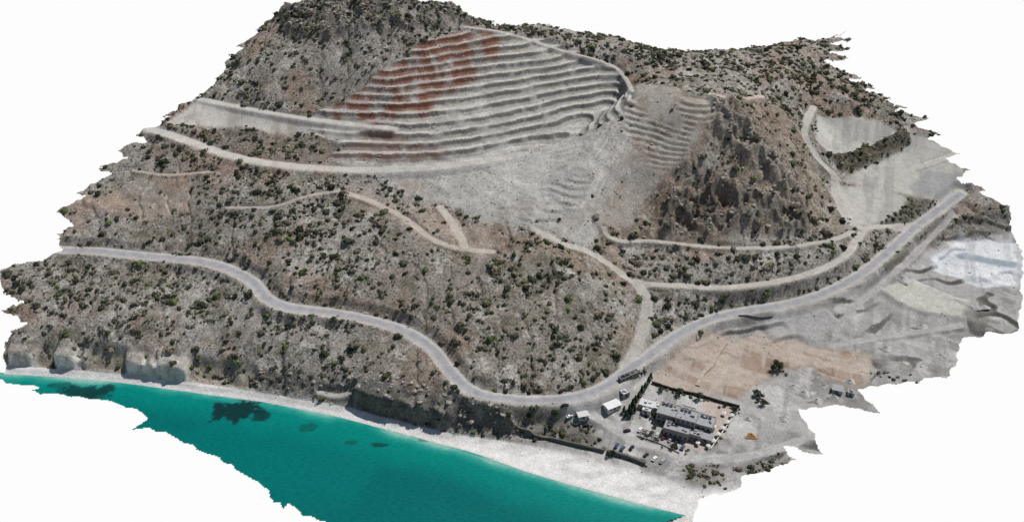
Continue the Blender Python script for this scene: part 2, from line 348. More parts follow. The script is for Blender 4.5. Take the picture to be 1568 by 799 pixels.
# ------------------------------------------------------------------ outline
def jag(pp,amp,seed,n=5):
    r=np.random.default_rng(seed); out=[]
    for a,b in zip(pp[:-1],pp[1:]):
        a=np.array(a[:2],float); b=np.array(b[:2],float); L=np.linalg.norm(b-a); k=max(1,int(L/n)); nrm=np.array([b[1]-a[1],a[0]-b[0]])/max(L,1e-6)
        for i in range(k): out.append(a+(b-a)*(i/k)+(nrm*r.uniform(-amp,amp) if i else 0))
    out.append(np.array(pp[-1][:2],float)); return out
left=[(-40,600),(5,575),(5,518),(42,494),(0,478),(38,462),(6,450),(0,416),(45,402),(96,384),(84,356),(112,346),(84,325),(132,302),(112,298),(170,266),(142,262),(196,242),(172,233),(224,214),(206,208),(262,180),(244,182),(300,150),(318,138),(342,108),(346,92),(372,76),(360,76),(398,50)]
right=[(1090,77),(1170,70),(1240,62),(1308,48),(1278,57),(1307,60),(1272,67),(1304,73),(1268,80),(1302,88),(1262,95),(1322,118),(1300,122),(1345,134),(1322,136),(1366,152),(1345,152),(1392,166),(1370,170),(1424,182),(1400,190),(1440,207),(1420,214),(1474,238),(1448,244),(1488,264),(1464,274),(1512,292),(1500,296),(1548,316),(1546,345),(1568,384),(1566,470),(1560,506),(1475,516),(1472,532),(1456,576),(1400,584),(1352,588),(1314,597),(1352,631),(1290,618),(1224,625),(1240,655),(1264,693),(1200,684),(1226,704),(1136,730),(1136,746),(1070,766),(1062,796),(1062,850)]
Lw=jag([drop(*p) for p in left],1.8,1,4); Rw=jag([drop(*p) for p in right],1.5,2,4)
cr=[p[:2]+np.array([0,16.]) for p in crest[1:]]
outline=Lw+[crest[0][:2]+np.array([-4,6.])]+cr+Rw+[np.array([120,330.]),np.array([-430,330.])]
inside=pip(outline,X,Y)
land=inside&(base>-1.6)
# ------------------------------------------------------------------ build grid mesh
def grid_obj(name,mask,Zg,colr,extra,mat,xs=X,ys=Y):
    f=mask[:-1,:-1]&mask[1:,:-1]&mask[:-1,1:]&mask[1:,1:]
    used=np.zeros(mask.shape,bool); used[:-1,:-1]|=f; used[1:,:-1]|=f; used[:-1,1:]|=f; used[1:,1:]|=f
    idx=-np.ones(mask.shape,np.int64); idx[used]=np.arange(used.sum())
    co=np.stack([xs[used],ys[used],Zg[used]],1).astype(np.float32)
    i,j=np.where(f); fc=np.stack([idx[i,j],idx[i+1,j],idx[i+1,j+1],idx[i,j+1]],1).astype(np.int32)
    me=bpy.data.meshes.new(name); me.vertices.add(len(co)); me.vertices.foreach_set("co",co.ravel())
    me.loops.add(fc.size); me.loops.foreach_set("vertex_index",fc.ravel())
    me.polygons.add(len(fc)); me.polygons.foreach_set("loop_start",np.arange(0,fc.size,4,dtype=np.int32))
    me.polygons.foreach_set("use_smooth",np.ones(len(fc),bool))
    me.update(calc_edges=True)
    a=me.attributes.new("Col",'FLOAT_COLOR','POINT'); a.data.foreach_set("color",np.concatenate([colr[used],np.ones((len(co),1))],1).astype(np.float32).ravel())
    for k,v in extra.items():
        a=me.attributes.new(k,'FLOAT','POINT'); a.data.foreach_set("value",v[used].astype(np.float32).ravel())
    ob=bpy.data.objects.new(name,me); scene.collection.objects.link(ob); me.materials.append(mat); return ob
class NT:
    def __init__(s,name):
        s.m=bpy.data.materials.new(name); s.m.use_nodes=True; s.t=s.m.node_tree; s.b=s.t.nodes["Principled BSDF"]
    def n(s,ty,**k):
        nd=s.t.nodes.new(ty)
        for a,v in k.items():
            if a in nd.inputs.keys(): nd.inputs[a].default_value=v
            else: setattr(nd,a,v)
        return nd
    def l(s,a,b): s.t.links.new(a,b)
    def math(s,op,a,b=None,c=None):
        nd=s.n('ShaderNodeMath',operation=op)
        for i,v in enumerate((a,b,c)):
            if v is None: continue
            if isinstance(v,(int,float)): nd.inputs[i].default_value=v
            else: s.l(v,nd.inputs[i])
        return nd.outputs[0]
    def mul(s,ca,val):
        nd=s.n('ShaderNodeVectorMath',operation='SCALE'); s.l(ca,nd.inputs[0]); s.l(val,nd.inputs[3]); return nd.outputs[0]
    def mixc(s,f,a,b):
        nd=s.n('ShaderNodeMix',data_type='RGBA')
        if isinstance(f,(int,float)): nd.inputs[0].default_value=f
        else: s.l(f,nd.inputs[0])
        for i,v in ((6,a),(7,b)):
            if isinstance(v,tuple): nd.inputs[i].default_value=v+(1,)
            else: s.l(v,nd.inputs[i])
        return nd.outputs[2]
g=NT("ground_material"); g.b.inputs["Roughness"].default_value=.95; g.b.inputs["Specular IOR Level"].default_value=.12
tc=g.n('ShaderNodeTexCoord').outputs['Object']
at=g.n('ShaderNodeAttribute',attribute_name="Col").outputs['Color']
vg=g.n('ShaderNodeAttribute',attribute_name="veg").outputs['Fac']
na=g.n('ShaderNodeTexNoise',Scale=.85,Detail=6.0,Roughness=.75); g.l(tc,na.inputs['Vector'])
nb=g.n('ShaderNodeTexNoise',Scale=.2,Detail=6.0,Roughness=.7); g.l(tc,nb.inputs['Vector'])
amp=g.math('MULTIPLY_ADD',vg,.62,.38)
s1=g.math('ADD',1.0,g.math('MULTIPLY',g.math('MULTIPLY',g.math('SUBTRACT',na.outputs['Fac'],.5),2.5),amp))
s2=g.math('ADD',1.0,g.math('MULTIPLY',g.math('MULTIPLY',g.math('SUBTRACT',nb.outputs['Fac'],.5),2.1),amp))
c1=g.mul(at,g.math('MAXIMUM',g.math('MULTIPLY',s1,s2),.15))
vo=g.n('ShaderNodeTexVoronoi',Scale=.42,Randomness=1.0); g.l(tc,vo.inputs['Vector'])
nc=g.n('ShaderNodeTexNoise',Scale=.05,Detail=4.0,Roughness=.6); g.l(tc,nc.inputs['Vector'])
thr=g.math('MULTIPLY_ADD',nc.outputs['Fac'],1.5,-.42)
dot=g.math('MULTIPLY',g.math('LESS_THAN',vo.outputs['Distance'],thr),vg)
dot=g.math('MULTIPLY',dot,g.math('MULTIPLY_ADD',na.outputs['Fac'],2.0,-.45)); 
cl=g.n('ShaderNodeClamp'); g.l(dot,cl.inputs[0])
c2=g.mixc(cl.outputs[0],c1,(.09,.085,.063))
g.l(c2,g.b.inputs['Base Color'])
bp=g.n('ShaderNodeBump',Strength=1.0,Distance=1.4)
hb=g.math('MULTIPLY',na.outputs['Fac'],g.math('MULTIPLY_ADD',vg,1.0,.4))
g.l(hb,bp.inputs['Height']); g.l(bp.outputs[0],g.b.inputs['Normal'])
veg=np.clip(nat*(1-trackmask)*(1-bare*.5)*(1-bare2*.4)*(1-wc*.6)*(1-paleface*.7)+ .25*pit+.15*quarry+.5*scrub+.1*low,0,1)
ground=grid_obj("hillside_terrain",land,Hh,col,{"veg":veg},g.m)
print("terrain",len(ground.data.vertices),time.time()-T0,flush=True)
# ------------------------------------------------------------------ sea
wr=0.9
wx=np.arange(-420,170,wr); wy=np.arange(335,560,wr); SX,SY=np.meshgrid(wx,wy,indexing='ij')
sea_l=[(-40,560),(8,588),(60,594),(38,600),(120,608),(160,613),(215,632),(226,641),(198,660),(228,656),(262,668),(322,697),(380,732),(410,752),(418,770),(428,770),(432,783),(442,772),(462,790),(500,800),(505,830)]
sl=[fix(a,b,0) for a,b in sea_l]
sj=jag(sl,1.3,5,5)
rt=[fix(a,b,0) for a,b in [(1012,870),(1012,803),(1050,790),(1062,770)]]
spoly=sj+[r[:2] for r in rt]+[np.array([-300,600.]),np.array([-420,600.])]
sb=bil(base,X0,Y0,R,SX,SY)
smask=pip(spoly,SX,SY)&(sb<1.2)
SA=np.array(S)[:,:2]
dsh=np.full(SX.shape,1e3)
for a,b in zip(SA[:-1],SA[1:]):
    ab=b-a; tt=np.clip(((SX-a[0])*ab[0]+(SY-a[1])*ab[1])/(ab@ab),0,1)
    dsh=np.minimum(dsh,np.hypot(SX-a[0]-tt*ab[0],SY-a[1]-tt*ab[1]))
dsh=np.where(sb>0,0,dsh)
dn=dsh+(fbm(SX,SY,30,5,300)-.5)*14
cw=np.zeros(SX.shape+(3,))
def wm(c,m):
    global cw
    m=np.clip(m,0,1)[...,None]; cw=cw*(1-m)+np.array(c)*m
cw[:]=(.0,.115,.106)
wm((.0,.086,.086),sm(fbm(SX,SY,60,4,310),.4,.65)*.6)
wm((.0,.158,.134),1-sm(dn,8,34)); wm((.02,.24,.205),1-sm(dn,1,8)); wm((.28,.42,.37),(1-sm(dn,-2,3))*.7)
for (px,py,rx,ry,k) in [(362,630,19,6,1),(338,634,8,4,.9),(398,636,9,4,.9),(130,600,18,4,.9),(150,606,10,3,.6),(580,682,7,2,.8),(540,678,5,1.5,.5),(90,590,10,2,.6),(470,655,6,2,.5),(650,672,6,2,.5)]:
    c=fix(px,py,0); e=np.hypot((SX-c[0])/rx,(SY-c[1])/(ry*1.6))+(fbm(SX,SY,7,5,320,.7)-.5)*2.2
    wm((.004,.028,.030),(1-sm(e,.7,1.05))*k)
w_=NT("sea_material"); w_.b.inputs["Roughness"].default_value=.4; w_.b.inputs["Specular IOR Level"].default_value=.06
tw=w_.n('ShaderNodeTexCoord').outputs['Object']
aw=w_.n('ShaderNodeAttribute',attribute_name="Col").outputs['Color']
mp=w_.n('ShaderNodeMapping'); mp.inputs['Rotation'].default_value=(0,0,.28); mp.inputs['Scale'].default_value=(.6,1.6,1); w_.l(tw,mp.inputs[0])
wn=w_.n('ShaderNodeTexNoise',Scale=.55,Detail=6.0,Roughness=.8); w_.l(mp.outputs[0],wn.inputs['Vector'])
w_.l(w_.mul(aw,w_.math('MULTIPLY_ADD',wn.outputs['Fac'],1.6,.2)),w_.b.inputs['Base Color'])
wb=w_.n('ShaderNodeBump',Strength=.35,Distance=.6); w_.l(wn.outputs['Fac'],wb.inputs['Height']); w_.l(wb.outputs[0],w_.b.inputs['Normal'])
grid_obj("sea_water",smask,np.zeros(SX.shape)+.05,cw,{},w_.m,SX,SY)
# ------------------------------------------------------------------ materials
def simple(name,c,rough=.8,var=.25,scale=1.2):
    m=NT(name+"_material"); m.b.inputs["Roughness"].default_value=rough; m.b.inputs["Specular IOR Level"].default_value=.25
    t_=m.n('ShaderNodeTexCoord').outputs['Object']; nn=m.n('ShaderNodeTexNoise',Scale=scale,Detail=5.0); m.l(t_,nn.inputs['Vector'])
    rgb=m.n('ShaderNodeRGB'); rgb.outputs[0].default_value=tuple(c)+(1,)
    m.l(m.mul(rgb.outputs[0],m.math('MULTIPLY_ADD',nn.outputs['Fac'],var*2,1-var)),m.b.inputs['Base Color']); return m.m
def mesh_obj(name,vs,fs,mats,mi=None,parent=None,loc=None,rot=0,smooth=False):
    me=bpy.data.meshes.new(name); me.from_pydata([tuple(map(float,v)) for v in vs],[],[tuple(map(int,f)) for f in fs])
    for m in mats: me.materials.append(m)
    if mi is not None: me.polygons.foreach_set("material_index",np.array(mi,dtype=np.int32))
    if smooth: me.polygons.foreach_set("use_smooth",np.ones(len(fs),bool))
    me.update(); ob=bpy.data.objects.new(name,me); scene.collection.objects.link(ob)
    if parent: ob.parent=parent
    if loc is not None: ob.location=loc
    ob.rotation_euler[2]=rot
    return ob
def ground_z(x,y): return float(bil(Hh,X0,Y0,R,np.array([x]),np.array([y]))[0])
# ------------------------------------------------------------------ coastal road
asph=NT("asphalt_material"); asph.b.inputs["Roughness"].default_value=.85
uv=asph.n('ShaderNodeAttribute',attribute_name="across").outputs['Fac']
to=asph.n('ShaderNodeTexCoord').outputs['Object']; an=asph.n('ShaderNodeTexNoise',Scale=.2,Detail=7.0,Roughness=.7); asph.l(to,an.inputs['Vector'])
ab=asph.math('ABSOLUTE',uv)
wear=asph.math('MULTIPLY_ADD',an.outputs['Fac'],.34,.09)
wear=asph.math('MULTIPLY',wear,asph.math('MULTIPLY_ADD',asph.math('POWER',ab,3.0),.3,.9))
ca=asph.n('ShaderNodeCombineColor'); asph.l(wear,ca.inputs[0]); asph.l(asph.math('MULTIPLY',wear,1.01),ca.inputs[1]); asph.l(asph.math('MULTIPLY',wear,1.06),ca.inputs[2])
edge=asph.math('MULTIPLY',asph.math('GREATER_THAN',ab,.88),asph.math('LESS_THAN',ab,.93))
asph.l(asph.mixc(asph.math('MULTIPLY',edge,.55),ca.outputs[0],(.5,.5,.48)),asph.b.inputs['Base Color'])
K=[p for p in rp if pip(outline,np.array([p[0]]),np.array([p[1]]))[0]][::2]
K=np.array(K); tg=np.gradient(K[:,:2],axis=0); tg/=np.linalg.norm(tg,axis=1)[:,None]; nr=np.stack([-tg[:,1],tg[:,0]],1)
av=[-1,-.93,-.86,-.5,0,.5,.86,.93,1]; vs=[];ac=[]
for p,nn in zip(K,nr):
    for a in av: vs.append((p[0]+nn[0]*a*3.2,p[1]+nn[1]*a*3.2,p[2]+.16-abs(a)*.04)); ac.append(a)
fs=[(i*9+j,i*9+j+1,(i+1)*9+j+1,(i+1)*9+j) for i in range(len(K)-1) for j in range(8)]
rd=mesh_obj("coastal_road",vs,fs,[asph.m],smooth=True)
a=rd.data.attributes.new("across",'FLOAT','POINT'); a.data.foreach_set("value",np.array(ac,np.float32))
# ------------------------------------------------------------------ shrubs
def shrub_template(seed,nleaf=32):
    r=np.random.default_rng(seed); V=[];Fc=[]
    nl=r.integers(3,6); lob=[(r.normal(0,.42),r.normal(0,.42),r.uniform(.2,.5),r.uniform(.35,.6)) for _ in range(nl)]
    for i in range(nleaf):
        l=lob[i%nl]; d=r.normal(size=3); d/=np.linalg.norm(d); d[2]=abs(d[2])*.9
        c=np.array(l[:3])+d*l[3]*np.array([1,1,.75]); 
        u=np.cross(d,[0.3,.2,1]); u/=np.linalg.norm(u)+1e-6; v=np.cross(d,u); s=r.uniform(.17,.32); tl=d*r.uniform(-.12,.12)
        k=len(V); ang=r.uniform(0,6.28); a_=u*math.cos(ang)+v*math.sin(ang); b_=-u*math.sin(ang)+v*math.cos(ang)
        V+= [c+a_*s+tl,c+b_*s*.8-tl,c-a_*s+d*.1,c-b_*s*.9+tl]; Fc.append((k,k+1,k+2,k+3))
    k=len(V); m=7
    for ring,(rr,zz) in enumerate([(.8,-.15),(.75,.3),(.4,.7)]):
        for i in range(m):
            an_=6.283*i/m+ring*.4; q_=rr*r.uniform(.7,1.1); V.append(np.array([math.cos(an_)*q_,math.sin(an_)*q_,zz]))
    V.append(np.array([0,0,.85]))
    for rg in range(2):
        for i in range(m): Fc.append((k+rg*m+i,k+rg*m+(i+1)%m,k+(rg+1)*m+(i+1)%m,k+(rg+1)*m+i))
    for i in range(m): Fc.append((k+2*m+i,k+2*m+(i+1)%m,k+3*m,k+3*m))
    return np.array(V),np.array(Fc)
tmpl=[shrub_template(i) for i in range(9)]
lm=NT("foliage_material"); lm.b.inputs["Roughness"].default_value=.9; lm.b.inputs["Specular IOR Level"].default_value=.05
la=lm.n('ShaderNodeAttribute',attribute_name="Col").outputs['Color']; lt=lm.n('ShaderNodeTexCoord').outputs['Object']; ln=lm.n('ShaderNodeTexNoise',Scale=1.3,Detail=4.0); lm.l(lt,ln.inputs['Vector'])
lm.l(lm.mul(la,lm.math('MULTIPLY_ADD',ln.outputs['Fac'],1.4,.3)),lm.b.inputs['Base Color'])
def shrub_mass(name,pos,rad,cols,hs):
    VV=[];FF=[];CC=[];k=0
    for i,(p,r_,c,h_) in enumerate(zip(pos,rad,cols,hs)):
        V,Fc=tmpl[i%9]; a=rng.uniform(0,6.28); ca_,sa_=math.cos(a),math.sin(a); ex=rng.uniform(.75,1.35)
        x=V[:,0]*ca_*ex-V[:,1]*sa_; y=V[:,0]*sa_*ex+V[:,1]*ca_
        VV.append(np.stack([x*r_+p[0],y*r_+p[1],V[:,2]*r_*h_+p[2]],1)); FF.append(Fc+k); k+=len(V)
        br=np.repeat(rng.uniform(.65,1.35,(len(V)+3)//4),4)[:len(V)]
        CC.append(np.outer(br,c))
    VV=np.concatenate(VV).astype(np.float32); FF=np.concatenate(FF); CC=np.concatenate(CC)
    me=bpy.data.meshes.new(name); tri=FF[:,2]==FF[:,3]
    ls=np.where(tri,3,4); keep=np.ones(FF.shape,bool); keep[tri,3]=False; li=FF[keep].astype(np.int32)
    me.vertices.add(len(VV)); me.vertices.foreach_set("co",VV.ravel()); me.loops.add(len(li)); me.loops.foreach_set("vertex_index",li)
    st_=np.concatenate([[0],np.cumsum(ls)[:-1]]).astype(np.int32); me.polygons.add(len(FF)); me.polygons.foreach_set("loop_start",st_); me.update(calc_edges=True)
    a=me.attributes.new("Col",'FLOAT_COLOR','POINT'); a.data.foreach_set("color",np.concatenate([CC,np.ones((len(CC),1))],1).astype(np.float32).ravel())
    me.materials.append(lm.m); ob=bpy.data.objects.new(name,me); scene.collection.objects.link(ob); return ob
dens0=nat*(1-trackmask)*(1-bare*.85)*(1-bare2*.7)*(1-wc*.9*(1-sm(base,13,16)))*(1-crag*.6)*(1-dc*.6)*(1-paleface*.95)
dens=dens0*(.20+1.3*sm(fbm(X,Y,55,4,400,.6),.42,.66)*sm(fbm(X,Y,13,3,410),.40,.6))
for pp,k in [([(150,440),(290,430),(330,500),(250,530),(160,520)],1.3),([(400,480),(560,488),(620,520),(540,520),(410,505)],2.4),([(700,34),(840,35),(1100,80),(1200,70),(1250,150),(1000,100)],1.8),([(60,420),(180,400),(200,470),(60,470)],.8),([(560,440),(680,470),(700,520),(620,490)],.7),([(380,560),(520,560),(560,575),(500,600),(390,595)],1.8),([(430,15),(500,0),(660,0),(640,40),(500,50)],1.6)]:
    dens=dens+k*patch(pp,5,20)*dens0*sm(fbm(X,Y,10,3,415),.4,.6)
extra=(vegb+vegc)*1.3+darkm*.8+dark2*.8+.20*cut+scrub*.5+wc*(1-nose)*.6*sm(base,4,7)+pit*(1-lightpit)*(1-quarry)*.08
def scatter(dn_,N):
    dn_=dn_.copy(); dn_[~land]=0; dn_[base<4]=0; dn_*=(1-trackmask)
    pk=rng.choice(dn_.size,N,p=dn_.ravel()/dn_.sum()); i_,j_=np.unravel_index(pk,X.shape)
    return X[i_,j_]+rng.uniform(-.4,.4,N),Y[i_,j_]+rng.uniform(-.4,.4,N),Hh[i_,j_]
def cols_(N):
    cb=np.stack([np.full(N,.046),np.full(N,.052),np.full(N,.032)],1)*rng.uniform(.5,1.6,(N,1))
    gr=rng.random(N)<.14; cb[gr]*=np.array([1.4,1.65,1.0])
    dry=rng.random(N)<.25; cb[dry]=np.array([.135,.122,.09])*rng.uniform(.7,1.3,(dry.sum(),1)); return cb
x1,y1,z1=scatter(dens+extra,8600); r1=.5+rng.random(8600)**3*1.7
x2,y2,z2=scatter(dens0*(.4+.8*sm(fbm(X,Y,60,3,430),.4,.6))+extra*.5,1400); r2=1.5+rng.random(1400)**2*2.1
xx=np.concatenate([x1,x2]); yy=np.concatenate([y1,y2]); zz=np.concatenate([z1,z2]); rr=np.concatenate([r1,r2])
shrub_mass("hillside_shrubs",np.stack([xx,yy,zz+rr*.04],1),rr,cols_(len(xx)),rng.uniform(.55,.9,len(xx)))
print("shrubs",time.time()-T0,flush=True)
# ------------------------------------------------------------------ boulders
def boulders(name,mask,N,r0,r1,c):
    p=mask.ravel()/mask.sum(); pk=rng.choice(mask.size,N,p=p); i_,j_=np.unravel_index(pk,X.shape)
    vs=[];fs=[]
    ico=[(0,0,1),(.89,0,.45),(.28,.85,.45),(-.72,.53,.45),(-.72,-.53,.45),(.28,-.85,.45),(.72,.53,-.45),(-.28,.85,-.45),(-.89,0,-.45),(-.28,-.85,-.45),(.72,-.53,-.45),(0,0,-1)]
    fi=[(0,1,2),(0,2,3),(0,3,4),(0,4,5),(0,5,1),(1,6,2),(2,7,3),(3,8,4),(4,9,5),(5,10,1),(2,6,7),(3,7,8),(4,8,9),(5,9,10),(1,10,6),(11,7,6),(11,8,7),(11,9,8),(11,10,9),(11,6,10)]
    for a_,b_ in zip(i_,j_):
        k=len(vs); r_=rng.uniform(0,1)**2*(r1-r0)+r0; e=rng.uniform(.6,1.3,3)
        for v in ico: 
            q_=rng.uniform(.75,1.2); vs.append((X[a_,b_]+v[0]*r_*e[0]*q_,Y[a_,b_]+v[1]*r_*e[1]*q_,Hh[a_,b_]+v[2]*r_*.7*e[2]*q_-.1*r_))
        fs+=[(k+f[0],k+f[1],k+f[2]) for f in fi]
    return mesh_obj(name,vs,fs,[simple(name,c,.95,.35,.8)])
bm=(toprock*sm(rid,.5,.7)*1.2+ridge*.8+cragrock*.4+dc*sm(base,5,8)*.7+crag*.1*(1-paleface)+nat*.04)*land*(1-trackmask)
boulders("rock_outcrops",bm,1600,.4,2.0,(.27,.245,.21))
bm2=(quarry*.2+pit*.35+cut*.8+low*.08*(1-compound))*land*(1-trackmask)
boulders("quarry_rubble",bm2,1700,.3,1.0,(.30,.29,.27))
# ------------------------------------------------------------------ buildings
wall_m=simple("plaster",(.25,.235,.22)); wallw=simple("white_plaster",(.55,.54,.52)); roofg=simple("roof_sheet",(.25,.26,.275),.6,.35,.5); roofw=simple("roof_white",(.46,.47,.48),.6,.25,.6)
glass=simple("window_glass",(.03,.035,.045),.2,.1); darkm_=simple("dark_timber",(.06,.055,.05)); stone_d=simple("dark_stone",(.11,.105,.095),.95,.4,.8); metal=simple("metal",(.3,.31,.33),.5)
class MB:
    def __init__(s): s.v=[];s.f=[];s.mi=[]
    def box(s,x0,x1,y0,y1,z0,z1,mi=0):
        k=len(s.v); s.v+=[(x0,y0,z0),(x1,y0,z0),(x1,y1,z0),(x0,y1,z0),(x0,y0,z1),(x1,y0,z1),(x1,y1,z1),(x0,y1,z1)]
        s.f+=[(k,k+3,k+2,k+1),(k+4,k+5,k+6,k+7),(k,k+1,k+5,k+4),(k+1,k+2,k+6,k+5),(k+2,k+3,k+7,k+6),(k+3,k,k+4,k+7)]; s.mi+=[mi]*6
    def poly(s,vs,fs,mi=0):
        k=len(s.v); s.v+=list(vs); s.f+=[tuple(k+i for i in f) for f in fs]; s.mi+=[mi]*len(fs)
def building(name,loc,rot,blocks,wm_,rm_):
    e=bpy.data.objects.new(name,None); scene.collection.objects.link(e); e.location=loc; e.rotation_euler[2]=rot
    W=MB();Rf=MB();Wi=MB();Dr=MB()
    for bi,(x0,x1,y0,y1,h,kind) in enumerate(blocks):
        W.box(x0,x1,y0,y1,-1.5,h)
        if kind=='flat':
            for q_ in ((x0-.15,x1+.15,y0-.15,y0+.2),(x0-.15,x1+.15,y1-.2,y1+.15),(x0-.15,x0+.2,y0+.21,y1-.21),(x1-.2,x1+.15,y0+.21,y1-.21)): W.box(*q_,h+.003,h+.5)
            Rf.box(x0+.21,x1-.21,y0+.21,y1-.21,h+.004,h+.12)
            for _ in range(4):
                bx=rng.uniform(x0+.8,max(x0+.9,x1-2.2)); by=rng.uniform(y0+.8,max(y0+.9,y1-1.8)); Rf.box(bx,bx+rng.uniform(.7,1.6),by,by+rng.uniform(.6,1.3),h+.13+_*.002,h+rng.uniform(.7,1.4))
            if x1-x0>9:
                for kx in range(3): Wi.box(x0+1+kx*2.3,x0+2.9+kx*2.3,y1-3.4,y1-1.0,h+.3+kx*.003,h+.36+kx*.003)
        else:
            m=(y0+y1)/2; rr_=h+(y1-y0)*.14
            Rf.poly([(x0-.5,y0-.5,h+.02),(x1+.5,y0-.5,h+.02),(x1+.5,m,rr_),(x0-.5,m,rr_),(x0-.5,y1+.5,h+.02),(x1+.5,y1+.5,h+.02)],[(0,1,2,3),(3,2,5,4),(0,3,4),(1,5,2)])
        for fl2_ in range(max(1,int(h//3))):
            zc=fl2_*3+1.0
            x=x0+1.2
            while x+1.3<x1-.6:
                Wi.box(x,x+1.3,y0-.05,y0+.1,zc,zc+1.4); Wi.box(x,x+1.3,y1-.1,y1+.05,zc,zc+1.4); W.box(x-.1,x+1.4,y0-.14,y0-.052,zc-.15,zc-.02); x+=2.9
            y=y0+1.2
            while y+1.2<y1-.6:
                Wi.box(x0-.05,x0+.1,y,y+1.2,zc,zc+1.4); Wi.box(x1-.1,x1+.05,y,y+1.2,zc,zc+1.4); y+=2.9
        Dr.box((x0+x1)/2-.6,(x0+x1)/2+.6,y0-.08,y0-.052,0,2.2)
    for nm,B,m in (("walls",W,wm_),("roof",Rf,rm_),("windows",Wi,glass),("door",Dr,darkm_)): mesh_obj(nm,B.v,B.f,[m],parent=e)
    return e
def at_(px,py,dz=0):
    p=drop(px,py); return Vector((p[0],p[1],ground_z(p[0],p[1])+dz))
RT=math.radians(-23)
RB=building("beach_resort_building",at_(1044,656),RT,[(-16,-4,-1,10,7.2,'flat'),(-3.99,8,-3,7,9.0,'flat'),(8.01,18,-1,9,6.8,'flat'),(-9,6,-10,-3.01,5.2,'flat'),(6.01,13,-8,-3.01,4.2,'flat'),(-3,5,7.01,11,7.6,'flat'),(13.01,19,-7,-1.01,3.2,'gable')],wall_m,roofg)
Pg=MB()
for ix in range(6):
    for iy in (0,1): Pg.box(-14+ix*2.2,-13.8+ix*2.2,-9+iy*4,-8.8+iy*4,-.5,2.6)
for ix in range(16): Pg.box(-14.1+ix*.75,-13.95+ix*.75,-9.4,-4.4,2.75,2.9)
for iy in (0,1): Pg.box(-14.3,-2.4-.2,-9+iy*4,-8.85+iy*4,2.602,2.745)
mesh_obj("pergola",Pg.v,Pg.f,[darkm_],loc=at_(1022,664),rot=RT)
building("white_annex_building",at_(992,625),RT,[(-5,4,-3,4,3.6,'flat'),(4.01,9,-2,3,3.2,'flat'),(-2,3,-6,-3.01,2.9,'flat')],wallw,roofw)
building("white_shed",at_(937,625),math.radians(30),[(-4.6,4.6,-2.7,2.7,2.8,'gable')],wallw,simple("roof_white_sheet",(.6,.6,.6)))
building("white_shed",at_(956,606),math.radians(30),[(-2.3,2.3,-2.3,2.3,3.0,'flat')],simple("shed_wall",(.4,.39,.37)),roofw)
building("stone_store_building",at_(962,583),math.radians(32),[(-7,7,-1.6,1.6,2.2,'flat')],simple("stone_wall",(.2,.19,.17)),simple("dark_roof",(.12,.12,.12)))
building("white_shed",at_(892,642),math.radians(15),[(-3,3,-2,2,2.4,'gable')],simple("shed_wall_cream",(.42,.41,.38)),roofw)
building("mine_shed",at_(1290,600),math.radians(-20),[(-6,0,-2.5,2.5,2.6,'gable'),(3,7,-2,2,2.2,'flat')],simple("mine_shed_wall",(.3,.3,.29)),roofg)
def wall(name,px,h,th,mat,z0=-1.0):
    pa=spline(np.array([drop(*p) for p in px]),2.0); tg=np.gradient(pa[:,:2],axis=0); tg/=np.linalg.norm(tg,axis=1)[:,None]
    vs=[];fs=[]
    for p,t_ in zip(pa,tg):
        n_=(-t_[1],t_[0]); g_=ground_z(p[0],p[1]); hj=h*rng.uniform(.9,1.07)
        for s_,zz_ in ((-1,z0),(-1,hj),(1,hj),(1,z0)): vs.append((p[0]+n_[0]*s_*th/2,p[1]+n_[1]*s_*th/2,g_+zz_))
    m_=len(pa)
    for i in range(m_-1):
        for j in range(3): fs.append((i*4+j,i*4+j+1,(i+1)*4+j+1,(i+1)*4+j))
    fs+=[(0,1,2,3),(m_*4-4,m_*4-1,m_*4-2,m_*4-3)]
    return mesh_obj(name,vs,fs,[mat])
wall("sea_retaining_wall",[(790,658),(830,670),(880,683),(925,694)],2.4,.9,stone_d)
wall("sea_retaining_wall",[(930,694),(960,702),(988,712)],2.6,1.4,stone_d)
wall("compound_wall",[(998,588),(1050,602),(1100,616),(1132,625)],2.2,.6,darkm_)
wall("compound_wall",[(1130,628),(1112,655),(1088,688)],1.2,.5,wallw)
wall("stone_wall",[(1130,489),(1158,492),(1182,490)],1.0,.7,stone_d)
wall("roadside_wall",[(1040,695),(1010,680),(975,668)],.8,.4,wall_m)
wall("spoil_windrow",[(1112,525),(1098,545),(1090,560),(1075,575),(1068,592)],.9,2.6,simple("spoil",(.34,.29,.24),.95,.5,.5))
def parasol(p):
    B=MB(); r_=1.4; n_=8; ring=[(math.cos(6.283*i/n_)*r_,math.sin(6.283*i/n_)*r_,2.2) for i in range(n_)]
    B.poly(ring+[(0,0,2.9)],[(i,(i+1)%n_,n_) for i in range(n_)],0); B.box(-.04,.04,-.04,.04,0,2.85,1)
    B.poly([(math.cos(6.283*i/n_)*.35,math.sin(6.283*i/n_)*.35,z) for z in (0,.08) for i in range(n_)],[tuple(range(n_,2*n_))]+[(i,(i+1)%n_,n_+(i+1)%n_,n_+i) for i in range(n_)],1)
    mesh_obj("sun_parasol",B.v,B.f,[wallw,metal],B.mi,loc=p)
for q_ in [(1120,640),(1113,650),(1106,659),(1099,669),(1092,678),(1084,686),(1108,637),(1093,657),(1068,683)]: parasol(at_(*q_))
paints=[simple("car_paint_"+n_,c,.35,.05) for n_,c in (("white",(.7,.7,.7)),("black",(.02,.02,.025)),("silver",(.33,.34,.36)),("blue",(.05,.08,.16)),("red",(.2,.03,.03)))]
tyre=simple("tyre",(.02,.02,.02),.9)
